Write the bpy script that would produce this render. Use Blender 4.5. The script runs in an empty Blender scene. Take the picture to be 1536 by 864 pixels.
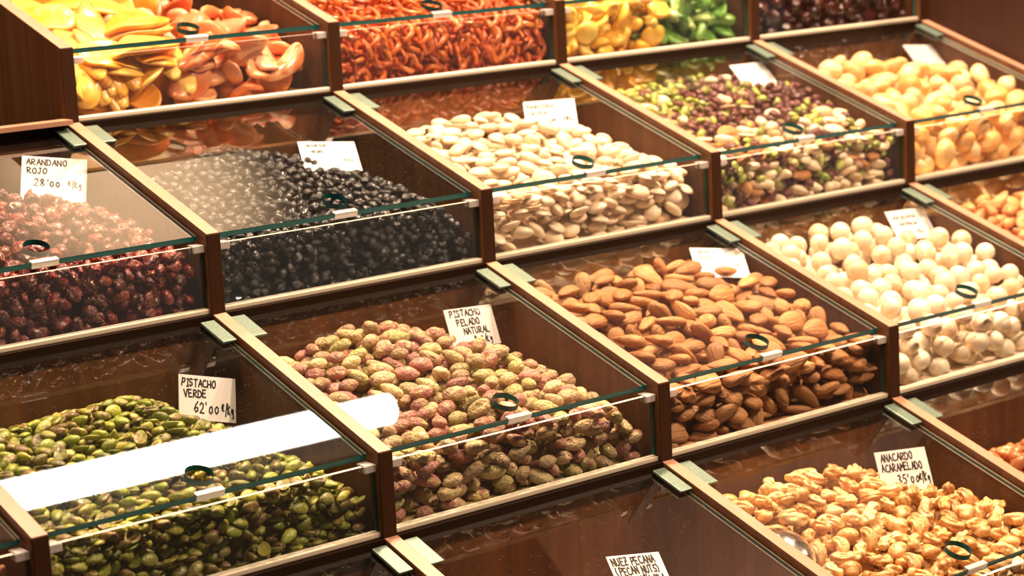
import bpy, bmesh, math, time
import numpy as np
from mathutils import Matrix, Vector, Euler

T0 = time.time()
rng = np.random.default_rng(7)
C = bpy.context.scene.collection
SC = bpy.context.scene

# ------------------------------------------------------------------ camera
# the display: column pitch W, tier run D, tier rise P, height of a front H, board thickness T (metres)
W, D, P, H, T = 0.24, 0.18737, 0.12116, 0.055505, 0.01123
CAM = np.array([-0.5405, -0.91855, 0.473836])
YAW, PITCH, ROLL, FPX = 0.67711, -0.1847, -0.049924, 3325.28
cy, sy, cp, sp = math.cos(YAW), math.sin(YAW), math.cos(PITCH), math.sin(PITCH)
FW = np.array([sy*cp, cy*cp, sp]); R0 = np.array([cy, -sy, 0.0]); U0 = np.cross(R0, FW)
RT = math.cos(ROLL)*R0 + math.sin(ROLL)*U0
UP = -math.sin(ROLL)*R0 + math.cos(ROLL)*U0
cam = bpy.data.cameras.new('camera'); co = bpy.data.objects.new('camera', cam); C.objects.link(co)
co.matrix_world = Matrix(((RT[0], UP[0], -FW[0], CAM[0]), (RT[1], UP[1], -FW[1], CAM[1]), (RT[2], UP[2], -FW[2], CAM[2]), (0, 0, 0, 1)))
cam.sensor_width = 36.0; cam.lens = FPX/1536*36.0; cam.clip_start = 0.05
cam.dof.use_dof = True; cam.dof.focus_distance = 1.47; cam.dof.aperture_fstop = 10.5
SC.camera = co

# ------------------------------------------------------------------ world, lights, exposure
w = bpy.data.worlds.new('market_air'); SC.world = w; w.use_nodes = True
w.node_tree.nodes['Background'].inputs[0].default_value = (1.0, 0.80, 0.62, 1)
w.node_tree.nodes['Background'].inputs[1].default_value = 0.05
SC.view_settings.view_transform = 'Standard'; SC.view_settings.look = 'None'
SC.view_settings.exposure = 1.5; SC.view_settings.gamma = 1.0
SC.cycles.use_denoising = True
SC.cycles.max_bounces = 8; SC.cycles.diffuse_bounces = 3; SC.cycles.glossy_bounces = 4
SC.cycles.transparent_max_bounces = 16; SC.cycles.sample_clamp_indirect = 4.0
SC.cycles.caustics_reflective = False; SC.cycles.caustics_refractive = False
LAMP_TUBE = dict(x0=-0.75, x1=1.0, y=0.843, z=1.0, r=0.018, radiance=9.0, col=(1.0, 0.90, 0.78))
SPOTS = [(-0.20, 0.38, 1.55, 7.5), (0.30, 0.42, 1.55, 8.5), (0.80, 0.46, 1.55, 14.0), (1.12, 0.52, 1.55, 14.0),  # unseen lamps added overhead to light the heap tops
         (0.15, -0.45, 1.35, 3.5), (0.85, -0.40, 1.35, 9.0), (1.5, -0.35, 1.35, 12.0)]  # added in front as fill for the lower fronts of the heaps
SPOT_COL = (1.0, 0.68, 0.44)

# ------------------------------------------------------------------ materials
def newmat(name):
    m = bpy.data.materials.new(name); m.use_nodes = True
    nt = m.node_tree; b = nt.nodes['Principled BSDF']
    return m, nt, b
def mixrgb(nt, fac, a, b, mode='MIX'):
    n = nt.nodes.new('ShaderNodeMix'); n.data_type = 'RGBA'; n.blend_type = mode
    for s, v in ((n.inputs[0], fac), (n.inputs[6], a), (n.inputs[7], b)):
        if hasattr(v, 'links'): nt.links.new(v, s)
        else: s.default_value = v if isinstance(v, (int, float)) else (*v, 1)
    return n.outputs[2]
def noise(nt, vec, scale, detail=3, rough=.5, dist=0.0):
    n = nt.nodes.new('ShaderNodeTexNoise'); n.inputs['Scale'].default_value = scale
    n.inputs['Detail'].default_value = detail; n.inputs['Roughness'].default_value = rough; n.inputs['Distortion'].default_value = dist
    nt.links.new(vec, n.inputs['Vector']); return n.outputs['Fac']
def ramp(nt, fac, stops):
    n = nt.nodes.new('ShaderNodeValToRGB'); e = n.color_ramp.elements
    while len(e) < len(stops): e.new(0.5)
    for i, (p, c) in enumerate(stops): e[i].position = p; e[i].color = (*c, 1)
    nt.links.new(fac, n.inputs[0]); return n.outputs[0]
def mapping(nt, vec, scale):
    n = nt.nodes.new('ShaderNodeVectorMath'); n.operation = 'MULTIPLY'; n.inputs[1].default_value = scale
    nt.links.new(vec, n.inputs[0]); return n.outputs[0]
def mth(nt, op, a, b=0.0):
    n = nt.nodes.new('ShaderNodeMath'); n.operation = op
    for s, v in ((n.inputs[0], a), (n.inputs[1], b)):
        if hasattr(v, 'links'): nt.links.new(v, s)
        else: s.default_value = v
    return n.outputs[0]
def bump(nt, b, height, strength, dist):
    n = nt.nodes.new('ShaderNodeBump'); n.inputs['Strength'].default_value = strength; n.inputs['Distance'].default_value = dist
    nt.links.new(height, n.inputs['Height']); nt.links.new(n.outputs[0], b.inputs['Normal'])

def wood_mat(name, dark, light, rough, axis, coat=0.0, spec=.5):
    """brown wood laminate, grain running along the given axis"""
    m, nt, b = newmat(name)
    tc = nt.nodes.new('ShaderNodeTexCoord').outputs['Object']
    sc = {'x': (3, 90, 90), 'y': (90, 3, 90), 'z': (90, 90, 3)}[axis]
    g = noise(nt, mapping(nt, tc, sc), 1.0, 5, .6, .6)
    big = noise(nt, mapping(nt, tc, tuple(v*.2 for v in sc)), 1.0, 2)
    f = mth(nt, 'ADD', mth(nt, 'MULTIPLY', g, .65), mth(nt, 'MULTIPLY', big, .35))
    nt.links.new(ramp(nt, f, [(.3, dark), (.7, light)]), b.inputs['Base Color'])
    b.inputs['Roughness'].default_value = rough; b.inputs['Specular IOR Level'].default_value = spec
    bump(nt, b, g, .15, .0004)
    return m
M = {}
M['wood'] = wood_mat('brown_laminate_shaded', (.022, .009, .005), (.055, .023, .011), .6, 'z', spec=.05)  # same laminate as the slopes, shade of the front faces put into the colour
M['wood_lit'] = wood_mat('brown_laminate_lit', (.27, .135, .085), (.36, .195, .13), .4, 'y')  # same laminate, paler: overhead light on the tops put into the colour
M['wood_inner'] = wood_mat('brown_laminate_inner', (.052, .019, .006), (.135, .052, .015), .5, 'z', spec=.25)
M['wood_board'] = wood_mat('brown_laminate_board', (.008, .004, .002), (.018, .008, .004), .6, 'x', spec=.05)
M['wall'] = wood_mat('dark_red_wood', (.018, .006, .003), (.038, .013, .006), .5, 'z', spec=.2)

def simple(name, col, rough, metal=0.0, spec=.5, trans=0.0):
    m, nt, b = newmat(name); b.inputs['Base Color'].default_value = (*col, 1); b.inputs['Roughness'].default_value = rough
    b.inputs['Metallic'].default_value = metal; b.inputs['Specular IOR Level'].default_value = spec; b.inputs['Transmission Weight'].default_value = trans
    return m, nt, b
M['rail'] = simple('brushed_cream_metal', (.78, .70, .55), .35, .4)[0]
M['steel'] = simple('polished_steel', (.82, .80, .80), .14, 1.0)[0]
m, nt, b = simple('frosted_green_hinge', (.20, .30, .25), .38, .45)
tc = nt.nodes.new('ShaderNodeTexCoord').outputs['Object']; nn = noise(nt, tc, 900, 3)
nt.links.new(ramp(nt, nn, [(.3, (.07, .13, .105)), (.7, (.17, .22, .18))]), b.inputs['Base Color']); bump(nt, b, nn, .3, .0003)
M['hinge'] = m
M['bracket'] = simple('black_bracket', (.012, .016, .014), .35)[0]
M['clip'] = simple('clear_plastic_clip', (.80, .76, .76), .22, 0, .6, .55)[0]
M['ink'] = simple('black_marker_ink', (.015, .012, .012), .6)[0]
m, nt, b = simple('white_card', (.85, .83, .88), .5)
tc = nt.nodes.new('ShaderNodeTexCoord').outputs['Object']
nt.links.new(ramp(nt, noise(nt, tc, 60, 3), [(.3, (.82, .79, .85)), (.7, (.88, .86, .92))]), b.inputs['Base Color'])
M['card'] = m
M['black'] = simple('lamp_housing', (.006, .006, .006), .9, 0, .1)[0]
M['plaster'] = simple('ceiling_paint', (.12, .095, .07), .9)[0]
M['floor'] = simple('floor_tiles', (.10, .08, .07), .5)[0]

def glass_mat():
    """thin clear pane: a Fresnel mix of mirror reflection and straight transmission; one face carries both reflections"""
    m = bpy.data.materials.new('clear_pane_glass'); m.use_nodes = True; nt = m.node_tree; nt.nodes.clear()
    out = nt.nodes.new('ShaderNodeOutputMaterial'); tr = nt.nodes.new('ShaderNodeBsdfTransparent'); gl = nt.nodes.new('ShaderNodeBsdfGlossy')
    tr.inputs[0].default_value = (.97, .985, .975, 1); gl.inputs['Roughness'].default_value = .012; gl.inputs[0].default_value = (1, 1, 1, 1)
    fr = nt.nodes.new('ShaderNodeFresnel'); fr.inputs['IOR'].default_value = 1.72
    geo = nt.nodes.new('ShaderNodeNewGeometry')
    two = mth(nt, 'DIVIDE', mth(nt, 'MULTIPLY', fr.outputs[0], 2.0), mth(nt, 'ADD', fr.outputs[0], 1.0))
    front = mth(nt, 'SUBTRACT', 1.0, geo.outputs['Backfacing'])
    tc = nt.nodes.new('ShaderNodeTexCoord').outputs['Object']
    df = nt.nodes.new('ShaderNodeBsdfDiffuse'); df.inputs[0].default_value = (.8, .75, .7, 1)
    dust = mth(nt, 'MULTIPLY', ramp(nt, noise(nt, tc, 420, 2, .5), [(.66, (0, 0, 0)), (.80, (1, 1, 1))]), .05)
    film = mth(nt, 'ADD', mth(nt, 'MULTIPLY', noise(nt, tc, 14, 3, .6), .004), dust)
    ms0 = nt.nodes.new('ShaderNodeMixShader'); nt.links.new(mth(nt, 'MULTIPLY', film, front), ms0.inputs[0])
    nt.links.new(tr.outputs[0], ms0.inputs[1]); nt.links.new(df.outputs[0], ms0.inputs[2])
    ms = nt.nodes.new('ShaderNodeMixShader'); nt.links.new(mth(nt, 'MULTIPLY', two, front), ms.inputs[0])
    nt.links.new(ms0.outputs[0], ms.inputs[1]); nt.links.new(gl.outputs[0], ms.inputs[2])
    nt.links.new(ms.outputs[0], out.inputs[0]); return m
M['glass'] = glass_mat()
M['glass_edge'] = simple('green_glass_edge', (.003, .065, .070), .3, 0, .1)[0]
M['glass_edge_glint'] = simple('glass_edge_highlight', (.62, .60, .52), .2, 0, .8)[0]  # pale colour stands in for the highlight lines along pane edges

def piece_mat(name, cols, patch=None, patch_amt=.5, patch_scale=160, rough=.5, spec=.5, coat=0.0, grain=None, bump_s=.3, bump_scale=500, bump_d=.0006, sss=0.0, tint=(.75, 1.2), aniso=None):
    """food material: every piece takes its own tone from cols, with patches of a second colour and fine relief"""
    m, nt, b = newmat(name)
    oi = nt.nodes.new('ShaderNodeObjectInfo').outputs['Random']
    ra = nt.nodes.new('ShaderNodeAttribute'); ra.attribute_name = 'tone'
    lc = nt.nodes.new('ShaderNodeAttribute'); lc.attribute_name = 'local'
    r = mth(nt, 'FRACT', mth(nt, 'ADD', oi, ra.outputs['Fac']))
    off = nt.nodes.new('ShaderNodeVectorMath'); off.operation = 'ADD'
    cmb = nt.nodes.new('ShaderNodeCombineXYZ'); nt.links.new(r, cmb.inputs[0]); nt.links.new(mth(nt, 'MULTIPLY', r, 3.7), cmb.inputs[1])
    nt.links.new(lc.outputs['Vector'], off.inputs[0]); nt.links.new(cmb.outputs[0], off.inputs[1]); v = off.outputs[0]
    base = ramp(nt, r, [(i/max(1, len(cols)-1), c) for i, c in enumerate(cols)])
    if patch:
        pf = ramp(nt, mth(nt, 'ADD', noise(nt, v, patch_scale, 3, .6, .4), mth(nt, 'MULTIPLY', mth(nt, 'SUBTRACT', mth(nt, 'FRACT', mth(nt, 'MULTIPLY', r, 7.31)), .5), .35)), [(max(0, .62-patch_amt*.35), (0, 0, 0)), (.72-patch_amt*.25, (1, 1, 1))])
        base = mixrgb(nt, pf, base, patch)
    if grain:
        gv = mapping(nt, v, (.12, 1.0, 1.0)); gf = noise(nt, gv, grain[0], 3, .6)
        base = mixrgb(nt, mth(nt, 'MULTIPLY', ramp(nt, gf, [(.4, (0, 0, 0)), (.62, (1, 1, 1))]), grain[1]), base, grain[2])
    r2 = mth(nt, 'FRACT', mth(nt, 'MULTIPLY', r, 17.7))
    br = mth(nt, 'ADD', mth(nt, 'MULTIPLY', r2, tint[1]-tint[0]), tint[0])
    mul = nt.nodes.new('ShaderNodeVectorMath'); mul.operation = 'SCALE'; nt.links.new(base, mul.inputs[0]); nt.links.new(br, mul.inputs[3])
    nt.links.new(mul.outputs[0], b.inputs['Base Color'])
    b.inputs['Roughness'].default_value = rough; b.inputs['Specular IOR Level'].default_value = spec
    b.inputs['Coat Weight'].default_value = coat; b.inputs['Coat Roughness'].default_value = .12
    if sss: b.inputs['Subsurface Weight'].default_value = sss; b.inputs['Subsurface Radius'].default_value = (1, .5, .2); b.inputs['Subsurface Scale'].default_value = .004
    h = noise(nt, mapping(nt, v, (.15, 1, 1)) if grain else v, bump_scale, 3, .6)
    bump(nt, b, h, bump_s, bump_d)
    return m

PM = dict(
 green=piece_mat('green_pistachio', [(.25, .27, .035), (.36, .37, .055), (.18, .23, .03), (.46, .40, .09), (.28, .33, .045)], (.17, .10, .035), .32, 260, .36, .5, .15, bump_s=.6, bump_scale=480, bump_d=.001, tint=(.55, 1.25)),
 natural=piece_mat('natural_pistachio', [(.58, .43, .20), (.64, .42, .26), (.50, .45, .16), (.70, .48, .30), (.56, .50, .20)], (.50, .20, .17), .40, 150, .45, .5, .1, bump_s=1.0, bump_scale=380, bump_d=.0030, tint=(.6, 1.2)),
 almond=piece_mat('brown_almond', [(.52, .22, .07), (.60, .28, .10), (.44, .17, .05), (.64, .33, .13)], None, grain=(420, .5, (.26, .095, .035)), rough=.5, bump_s=1.0, bump_scale=620, bump_d=.0018, tint=(.65, 1.2)),
 marcona=piece_mat('blanched_almond', [(.91, .72, .53), (.94, .78, .61), (.88, .66, .46), (.92, .75, .57)], None, rough=.42, bump_s=.12, sss=.08, tint=(.85, 1.05)),
 macadamia=piece_mat('macadamia', [(.92, .77, .60), (.94, .81, .66), (.90, .71, .53)], (.80, .56, .34), .22, 110, .38, bump_s=.1, sss=.08, tint=(.88, 1.05)),
 cashew=piece_mat('caramel_cashew', [(.79, .47, .19), (.85, .58, .28), (.73, .39, .13), (.84, .62, .34)], (.60, .26, .07), .35, 200, .34, .6, .35, bump_s=.8, bump_scale=520, bump_d=.0009),
 cranberry=piece_mat('dried_cranberry', [(.16, .012, .010), (.24, .020, .012), (.09, .008, .010), (.30, .04, .015)], None, rough=.22, spec=.7, coat=.5, bump_s=1.0, bump_scale=420, bump_d=.0022, tint=(.5, 1.3)),
 currant=piece_mat('black_currant', [(.012, .009, .012), (.020, .012, .012), (.008, .008, .014)], None, rough=.26, spec=.7, coat=.5, bump_s=1.0, bump_scale=520, bump_d=.0022),
 mango=piece_mat('candied_mango', [(.92, .50, .08), (.94, .60, .15), (.90, .42, .04), (.93, .66, .26)], (.90, .34, .03), .3, 40, .3, .5, .2, bump_s=.2, bump_scale=160, sss=.2),
 papaya=piece_mat('candied_papaya', [(.86, .34, .13), (.90, .46, .24), (.80, .26, .09), (.90, .56, .38)], (.72, .17, .05), .3, 60, .28, .5, .3, bump_s=.25, bump_scale=170, sss=.2),
 strip=piece_mat('dried_orange_strip', [(.62, .10, .012), (.70, .16, .02), (.45, .05, .01), (.74, .24, .05)], None, rough=.4, coat=.2, bump_s=.4),
 melon=piece_mat('candied_melon', [(.09, .26, .03), (.20, .38, .06), (.05, .18, .02), (.42, .52, .20)], None, rough=.28, coat=.3, bump_s=.15, bump_scale=150, sss=.15),
 pineapple=piece_mat('candied_pineapple', [(.88, .52, .06), (.90, .62, .14), (.86, .44, .04)], None, rough=.32, coat=.2, bump_s=.25, bump_scale=150, sss=.2),
 darkberry=piece_mat('dark_cherry', [(.022, .004, .005), (.06, .007, .007), (.014, .004, .005)], None, rough=.25, coat=.4, bump_s=.5),
 ginger=piece_mat('candied_ginger', [(.91, .62, .32), (.93, .69, .42), (.89, .54, .22)], (.88, .46, .13), .3, 70, .4, .5, .1, bump_s=.5, bump_scale=330, sss=.15),
 pecan=piece_mat('orange_brown_nut', [(.60, .24, .08), (.70, .32, .13), (.50, .18, .05)], None, rough=.45, bump_s=.5, bump_scale=300),
 caramel=piece_mat('red_caramel_nut', [(.50, .16, .06), (.60, .23, .09), (.42, .11, .04)], None, rough=.25, coat=.5, bump_s=.7, bump_scale=420),
 crumble=piece_mat('crumbly_cluster', [(.70, .44, .26), (.78, .54, .36), (.62, .34, .18)], (.45, .16, .09), .3, 240, .55, bump_s=.9, bump_scale=380, bump_d=.001),
 cluster=piece_mat('caramel_pecan', [(.50, .20, .08), (.58, .28, .12)], (.30, .09, .04), .4, 200, .35, coat=.3, bump_s=.9, bump_scale=420, bump_d=.001),
 darkraisin=piece_mat('dark_raisin_skin', [(.10, .022, .020), (.17, .040, .035), (.07, .015, .015)], None, rough=.35, coat=.2, bump_s=.8, bump_d=.0015),
 raisin=piece_mat('green_raisin', [(.30, .33, .05), (.42, .42, .10), (.20, .25, .03)], None, rough=.35, coat=.2, bump_s=.5),
)

# ------------------------------------------------------------------ mesh helpers
def link(name, me, parent=None, mats=(), loc=None):
    for mm in mats: me.materials.append(mm)
    o = bpy.data.objects.new(name, me); C.objects.link(o)
    if parent: o.parent = parent
    if loc is not None: o.location = loc
    return o
def tag(o, label=None, cat=None, group=None, kind=None):
    if label: o['label'] = label
    if cat: o['category'] = cat
    if group: o['group'] = group
    if kind: o['kind'] = kind
    return o
def empty(name, loc=(0, 0, 0)):
    o = bpy.data.objects.new(name, None); C.objects.link(o); o.location = loc; o.empty_display_size = .02; return o
def mesh(name, v, f, smooth=False, fm=None):
    me = bpy.data.meshes.new(name); me.from_pydata([tuple(map(float, p)) for p in v], [], f)
    if fm is not None: me.polygons.foreach_set('material_index', fm)
    if smooth: me.polygons.foreach_set('use_smooth', [True]*len(me.polygons))
    me.update(); return me
def bevel(me, off, seg=2):
    bm = bmesh.new(); bm.from_mesh(me)
    bmesh.ops.bevel(bm, geom=bm.edges[:], offset=off, segments=seg, affect='EDGES', profile=.5, clamp_overlap=True)
    bm.to_mesh(me); bm.free(); return me
def box(name, x0, x1, y0, y1, z0, z1, mats, parent=None, bv=0.0, fm=None):
    v = [(x0, y0, z0), (x1, y0, z0), (x1, y1, z0), (x0, y1, z0), (x0, y0, z1), (x1, y0, z1), (x1, y1, z1), (x0, y1, z1)]
    f = [(0, 3, 2, 1), (4, 5, 6, 7), (0, 1, 5, 4), (1, 2, 6, 5), (2, 3, 7, 6), (3, 0, 4, 7)]   # bottom top front right back left
    me = mesh(name, v, f, fm=fm)
    if bv: bevel(me, bv)
    return link(name, me, parent, mats)

AL = math.atan((P-H)/D); SLOPE = (P-H)/D
def slope_pt(x, y, off):
    """a point in a tier's slope plane, y behind the front, off straight above it (local to the bin)"""
    return (x - off*0, y - off*math.sin(AL), H + y*SLOPE + off*math.cos(AL))

# ------------------------------------------------------------------ a display bin
XI0, XI1 = T/2, W - T/2
LID_TOP, LID_TH = -.0050, .0040
def partition(parent, x):
    h = T/2
    prof = [(0, -.03), (0, H), (D, P), (D, -.03)]
    v = [(x-h, a, b) for a, b in prof] + [(x+h, a, b) for a, b in prof]
    f = [(0, 3, 2, 1)[::-1], (4, 7, 6, 5)[::-1], (0, 1, 5, 4)[::-1], (1, 2, 6, 5)[::-1], (2, 3, 7, 6)[::-1], (3, 0, 4, 7)[::-1]]
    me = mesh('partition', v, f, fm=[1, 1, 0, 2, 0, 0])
    bm = bmesh.new(); bm.from_mesh(me); bmesh.ops.recalc_face_normals(bm, faces=bm.faces)
    es = [e for e in bm.edges if abs(abs(e.verts[0].co.z-e.verts[1].co.z)) > 0 or e.verts[0].co.z > 0]
    bmesh.ops.bevel(bm, geom=es, offset=.0006, segments=1, affect='EDGES'); bm.to_mesh(me); bm.free()
    return link('partition', me, parent, [M['wood'], M['wood_inner'], M['wood_lit']])

def lid_mesh():
    """glass lid with a round finger hole near its front edge"""
    x0, x1, y0, y1 = XI0+.0018, XI1-.0018, .0085, D-.002
    cx, cyy, r = W/2+.003, .029, .0088
    ang = sorted([math.tau*i/40 for i in range(40)] + [math.atan2(b-cyy, a-cx) % math.tau for a in (x0, x1) for b in (y0, y1)])
    inner, outer = [], []
    for a in ang:
        dx, dy = math.cos(a), math.sin(a); ts = []
        if dx > 1e-9: ts.append((x1-cx)/dx)
        if dx < -1e-9: ts.append((x0-cx)/dx)
        if dy > 1e-9: ts.append((y1-cyy)/dy)
        if dy < -1e-9: ts.append((y0-cyy)/dy)
        t = min(ts); outer.append((cx+dx*t, cyy+dy*t)); inner.append((cx+dx*r, cyy+dy*r))
    n = len(ang); v = []
    lv = [LID_TOP, LID_TOP-.0007, LID_TOP-LID_TH+.0007, LID_TOP-LID_TH]
    for off in lv: v += [slope_pt(a, b, off) for a, b in outer]
    for off in (lv[0], lv[3]): v += [slope_pt(a, b, off) for a, b in inner]
    f, fm = [], []; I0, I1 = 4*n, 5*n
    for i in range(n):
        j = (i+1) % n
        f += [(i, j, I0+j, I0+i), (3*n+i, 3*n+j, I1+j, I1+i), (I0+i, I0+j, I1+j, I1+i)]; fm += [0, 0, 1]
        side = abs(outer[i][1]-outer[j][1]) > 1e-6
        for q in range(3): f.append((q*n+i, (q+1)*n+i, (q+1)*n+j, q*n+j)); fm.append(2 if side and q != 1 else 1)  # pale strips paint the edge highlights on the lid sides
    me = mesh('glass_lid', v, f, fm=fm)
    bm = bmesh.new(); bm.from_mesh(me); bmesh.ops.recalc_face_normals(bm, faces=bm.faces); bm.to_mesh(me); bm.free()
    return me
def slab_on_slope(name, x0, x1, y0, y1, o0, o1, bv):
    v = [slope_pt(x, y, o) for o in (o0, o1) for x, y in ((x0, y0), (x1, y0), (x1, y1), (x0, y1))]
    f = [(0, 3, 2, 1), (4, 5, 6, 7), (0, 1, 5, 4), (1, 2, 6, 5), (2, 3, 7, 6), (3, 0, 4, 7)]
    return bevel(mesh(name, v, f), bv, 2)
ME = {}
ME['lid'] = lid_mesh()
for mm in (M['glass'], M['glass_edge'], M['glass_edge_glint']): ME['lid'].materials.append(mm)
def hinge_mesh(xa):
    me = slab_on_slope('hinge', xa, xa+.0108, D-.0325, D-.0045, -.0034, -.0016, .0004); me.materials.append(M['hinge']); return me
def bracket_mesh(xa):
    me = slab_on_slope('hinge_bracket', xa+.0008, xa+.0104, D-.0315, D-.0035, -.0050, -.0034, .0003); me.materials.append(M['bracket']); return me
HX = [XI0+.0012, XI1-.0012-.0108]
ME['hinge'] = [hinge_mesh(x) for x in HX]; ME['bracket'] = [bracket_mesh(x) for x in HX]
def clip_mesh(xa):
    v0 = H + .007*SLOPE + (LID_TOP-LID_TH)/math.cos(AL)
    bm = bmesh.new()
    for (x0, x1, y0, y1, z0, z1) in ((xa, xa+.0088, .0028, .0052, v0-.0055, v0-.0006), (xa+.0006, xa+.0082, .0028, .0125, v0-.0010, v0-.0002), (xa+.0006, xa+.0082, .0092, .0108, v0-.0055, v0-.0012)):
        r = bmesh.ops.create_cube(bm, size=1)
        for q in r['verts']: q.co = Vector(((x0+x1)/2+q.co.x*(x1-x0), (y0+y1)/2+q.co.y*(y1-y0), (z0+z1)/2+q.co.z*(z1-z0)))
    bmesh.ops.bevel(bm, geom=bm.edges[:], offset=.0004, segments=1, affect='EDGES')
    me = bpy.data.meshes.new('clip'); bm.to_mesh(me); bm.free(); me.materials.append(M['clip']); return me
ME['clip'] = [clip_mesh(XI0+.0002), clip_mesh(XI1-.009)]
ME['bumper'] = slab_on_slope('bumper', W/2-.012, W/2+.008, .0078, .0120, LID_TOP-LID_TH-.0006, LID_TOP+.0002, .0004); ME['bumper'].materials.append(M['clip'])

def make_bin(c, r, label, last=False, left=True):
    t = empty('display_bin', (c*W, r*D, r*P-H))
    tag(t, label, 'bin', 'glass-lidded wooden bins of the stepped stall')
    if left: partition(t, 0)
    if last: partition(t, W)
    zf = H + .007*SLOPE + (LID_TOP-LID_TH)/math.cos(AL) - .0012
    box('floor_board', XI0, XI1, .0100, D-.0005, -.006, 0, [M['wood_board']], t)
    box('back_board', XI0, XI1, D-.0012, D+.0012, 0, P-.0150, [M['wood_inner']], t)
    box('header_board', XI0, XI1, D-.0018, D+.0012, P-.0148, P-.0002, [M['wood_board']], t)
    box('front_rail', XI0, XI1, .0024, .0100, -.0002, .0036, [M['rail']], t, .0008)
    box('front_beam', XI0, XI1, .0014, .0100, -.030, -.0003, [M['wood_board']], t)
    g = box('front_glass', XI0+.0006, XI1-.0006, .0056, .0088, .0037, zf, [M['glass'], M['glass_edge_glint'], M['glass_edge']], t, fm=[1, 1, 0, 2, 0, 2])
    lid = link('glass_lid', ME['lid'], t)
    for k in (0, 1):
        h = link('hinge', ME['hinge'][k], lid); link('hinge_bracket', ME['bracket'][k], lid)
        link('clip', ME['clip'][k], t)
    link('bumper', ME['bumper'], lid)
    return t

# ------------------------------------------------------------------ setting
tag(box('floor', -4, 5, -4, 5, -1.0, -.95, [M['floor']]), kind='structure')
tag(box('ceiling', -4, 6, -4, 6, 2.4, 2.45, [M['plaster']]), kind='structure')
tag(box('wall_right', 5*W+T/2, 5*W+T/2+.03, 2*D-.0, 5.2*D, -.3, 1.05, [M['wall']]), kind='structure')
tag(box('wall_back', -2.2, 3.2, 5.2*D, 5.2*D+.03, -.95, 4*P+.06, [M['wall']]), kind='structure')
cab = empty('counter_cabinet', (0, 0, -.9))
tag(cab, 'dark wooden counter cabinet that carries the steps of bins', 'cabinet')
o = box('front_panel', -W, 5*W, .012, .03, 0, .9-H-.03, [M['wood']], cab)
o = box('side_panel', -W-T/2, -W+T/2-.0005, .03, 4.6*D, 0, .8, [M['wood']], cab)
# the step frames that stand under each tier, and the closed side of the top tier
o = box('side_panel', W-T/2, W+T/2, 3*D+.002, 5.1*D, .9+2*P, .9+3*P-H-.0302, [M['wood_inner']], cab)
for r_, c0, c1 in ((0, 0, 4), (1, -1, 5), (2, 0, 5), (3, 1, 5)):
    box('step_frame', c0*W-T/2+.001, c1*W+T/2-.001, r_*D+.032, (r_+1)*D+(.031 if r_ < 3 else 0), .81, .9+r_*P-H-.0308, [M['wood']], cab)

BINS = {}
spec = [
 (0, 0, 'wooden bin at the bottom edge whose card only peeks out under the hinge'),
 (1, 0, 'nearly empty wooden bin with the pecan card and a few caramel pecans'),
 (2, 0, 'wooden bin heaped with golden caramelised cashews'),
 (3, 0, 'wooden bin of reddish caramel nuts at the lower right edge'),
 (-1, 1, 'wooden bin of crumbly beige clusters in the lower left corner'),
 (0, 1, 'wooden bin heaped with bright green pistachios under a white lamp reflection'),
 (1, 1, 'wooden bin heaped with pink and green natural pistachios'),
 (2, 1, 'wooden bin heaped with brown almonds in their skins'),
 (3, 1, 'wooden bin heaped with round cream macadamia nuts'),
 (4, 1, 'wooden bin of orange brown nuts at the right edge below the candied ginger'),
 (0, 2, 'wooden bin heaped with dark red dried cranberries'),
 (1, 2, 'wooden bin heaped with small black dried berries'),
 (2, 2, 'wooden bin heaped with cream blanched almonds'),
 (3, 2, 'wooden bin heaped with mixed nuts, raisins and red berries'),
 (4, 2, 'wooden bin heaped with pale orange candied ginger lumps'),
 (1, 3, 'wooden bin on the top step filled with yellow mango and pink papaya slices'),
 (2, 3, 'wooden bin on the top step filled with curled orange red strips'),
 (3, 3, 'wooden bin on the top step with yellow pineapple and green melon pieces'),
 (4, 3, 'wooden bin on the top step filled with dark red cherries'),
]
lastcol = {0: 3, 1: 4, 2: 4, 3: 4}
for c, r, lab in spec: BINS[(c, r)] = make_bin(c, r, lab, last=(c == lastcol[r]))
# tan cap on the back board of the cranberry bin, where no higher tier stands
box('back_cap', -T/2, W-T/2-.0004, 3*D-.0118, 3*D+.004, 3*P-H, 3*P-H+.0035, [M['wood_lit']], cab).location = (0, 0, .9)
box('side_panel', W-T/2, W+T/2-.0008, 3*D+.004, 5.1*D, 3*P-H-.0298, 3*P-H-.0290, [M['wood']], cab).location = (0, 0, .9)

# ------------------------------------------------------------------ lamps
t = empty('tube_lamp', (0, LAMP_TUBE['y'], LAMP_TUBE['z'])); tag(t, 'long fluorescent tube lamp hanging over the stall', 'lamp')
def cyl(name, r, x0, x1, mats, parent, seg=20):
    v = [(x, r*math.cos(a), r*math.sin(a)) for x in (x0, x1) for a in [math.tau*i/seg for i in range(seg)]]
    f = [(i, (i+1) % seg, seg+(i+1) % seg, seg+i) for i in range(seg)] + [tuple(range(seg))[::-1], tuple(range(seg, 2*seg))]
    return link(name, mesh(name, v, f, True), parent, mats)
em = bpy.data.materials.new('tube_light'); em.use_nodes = True; nt = em.node_tree; nt.nodes.clear()
e = nt.nodes.new('ShaderNodeEmission'); e.inputs[0].default_value = (*LAMP_TUBE['col'], 1); e.inputs[1].default_value = LAMP_TUBE['radiance']
nt.links.new(e.outputs[0], nt.nodes.new('ShaderNodeOutputMaterial').inputs[0])
cyl('tube', LAMP_TUBE['r'], LAMP_TUBE['x0'], LAMP_TUBE['x1'], [em], t)
box('housing', LAMP_TUBE['x0']-.02, LAMP_TUBE['x1']+.02, -.016, .016, .034, .056, [M['black']], t)
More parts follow.
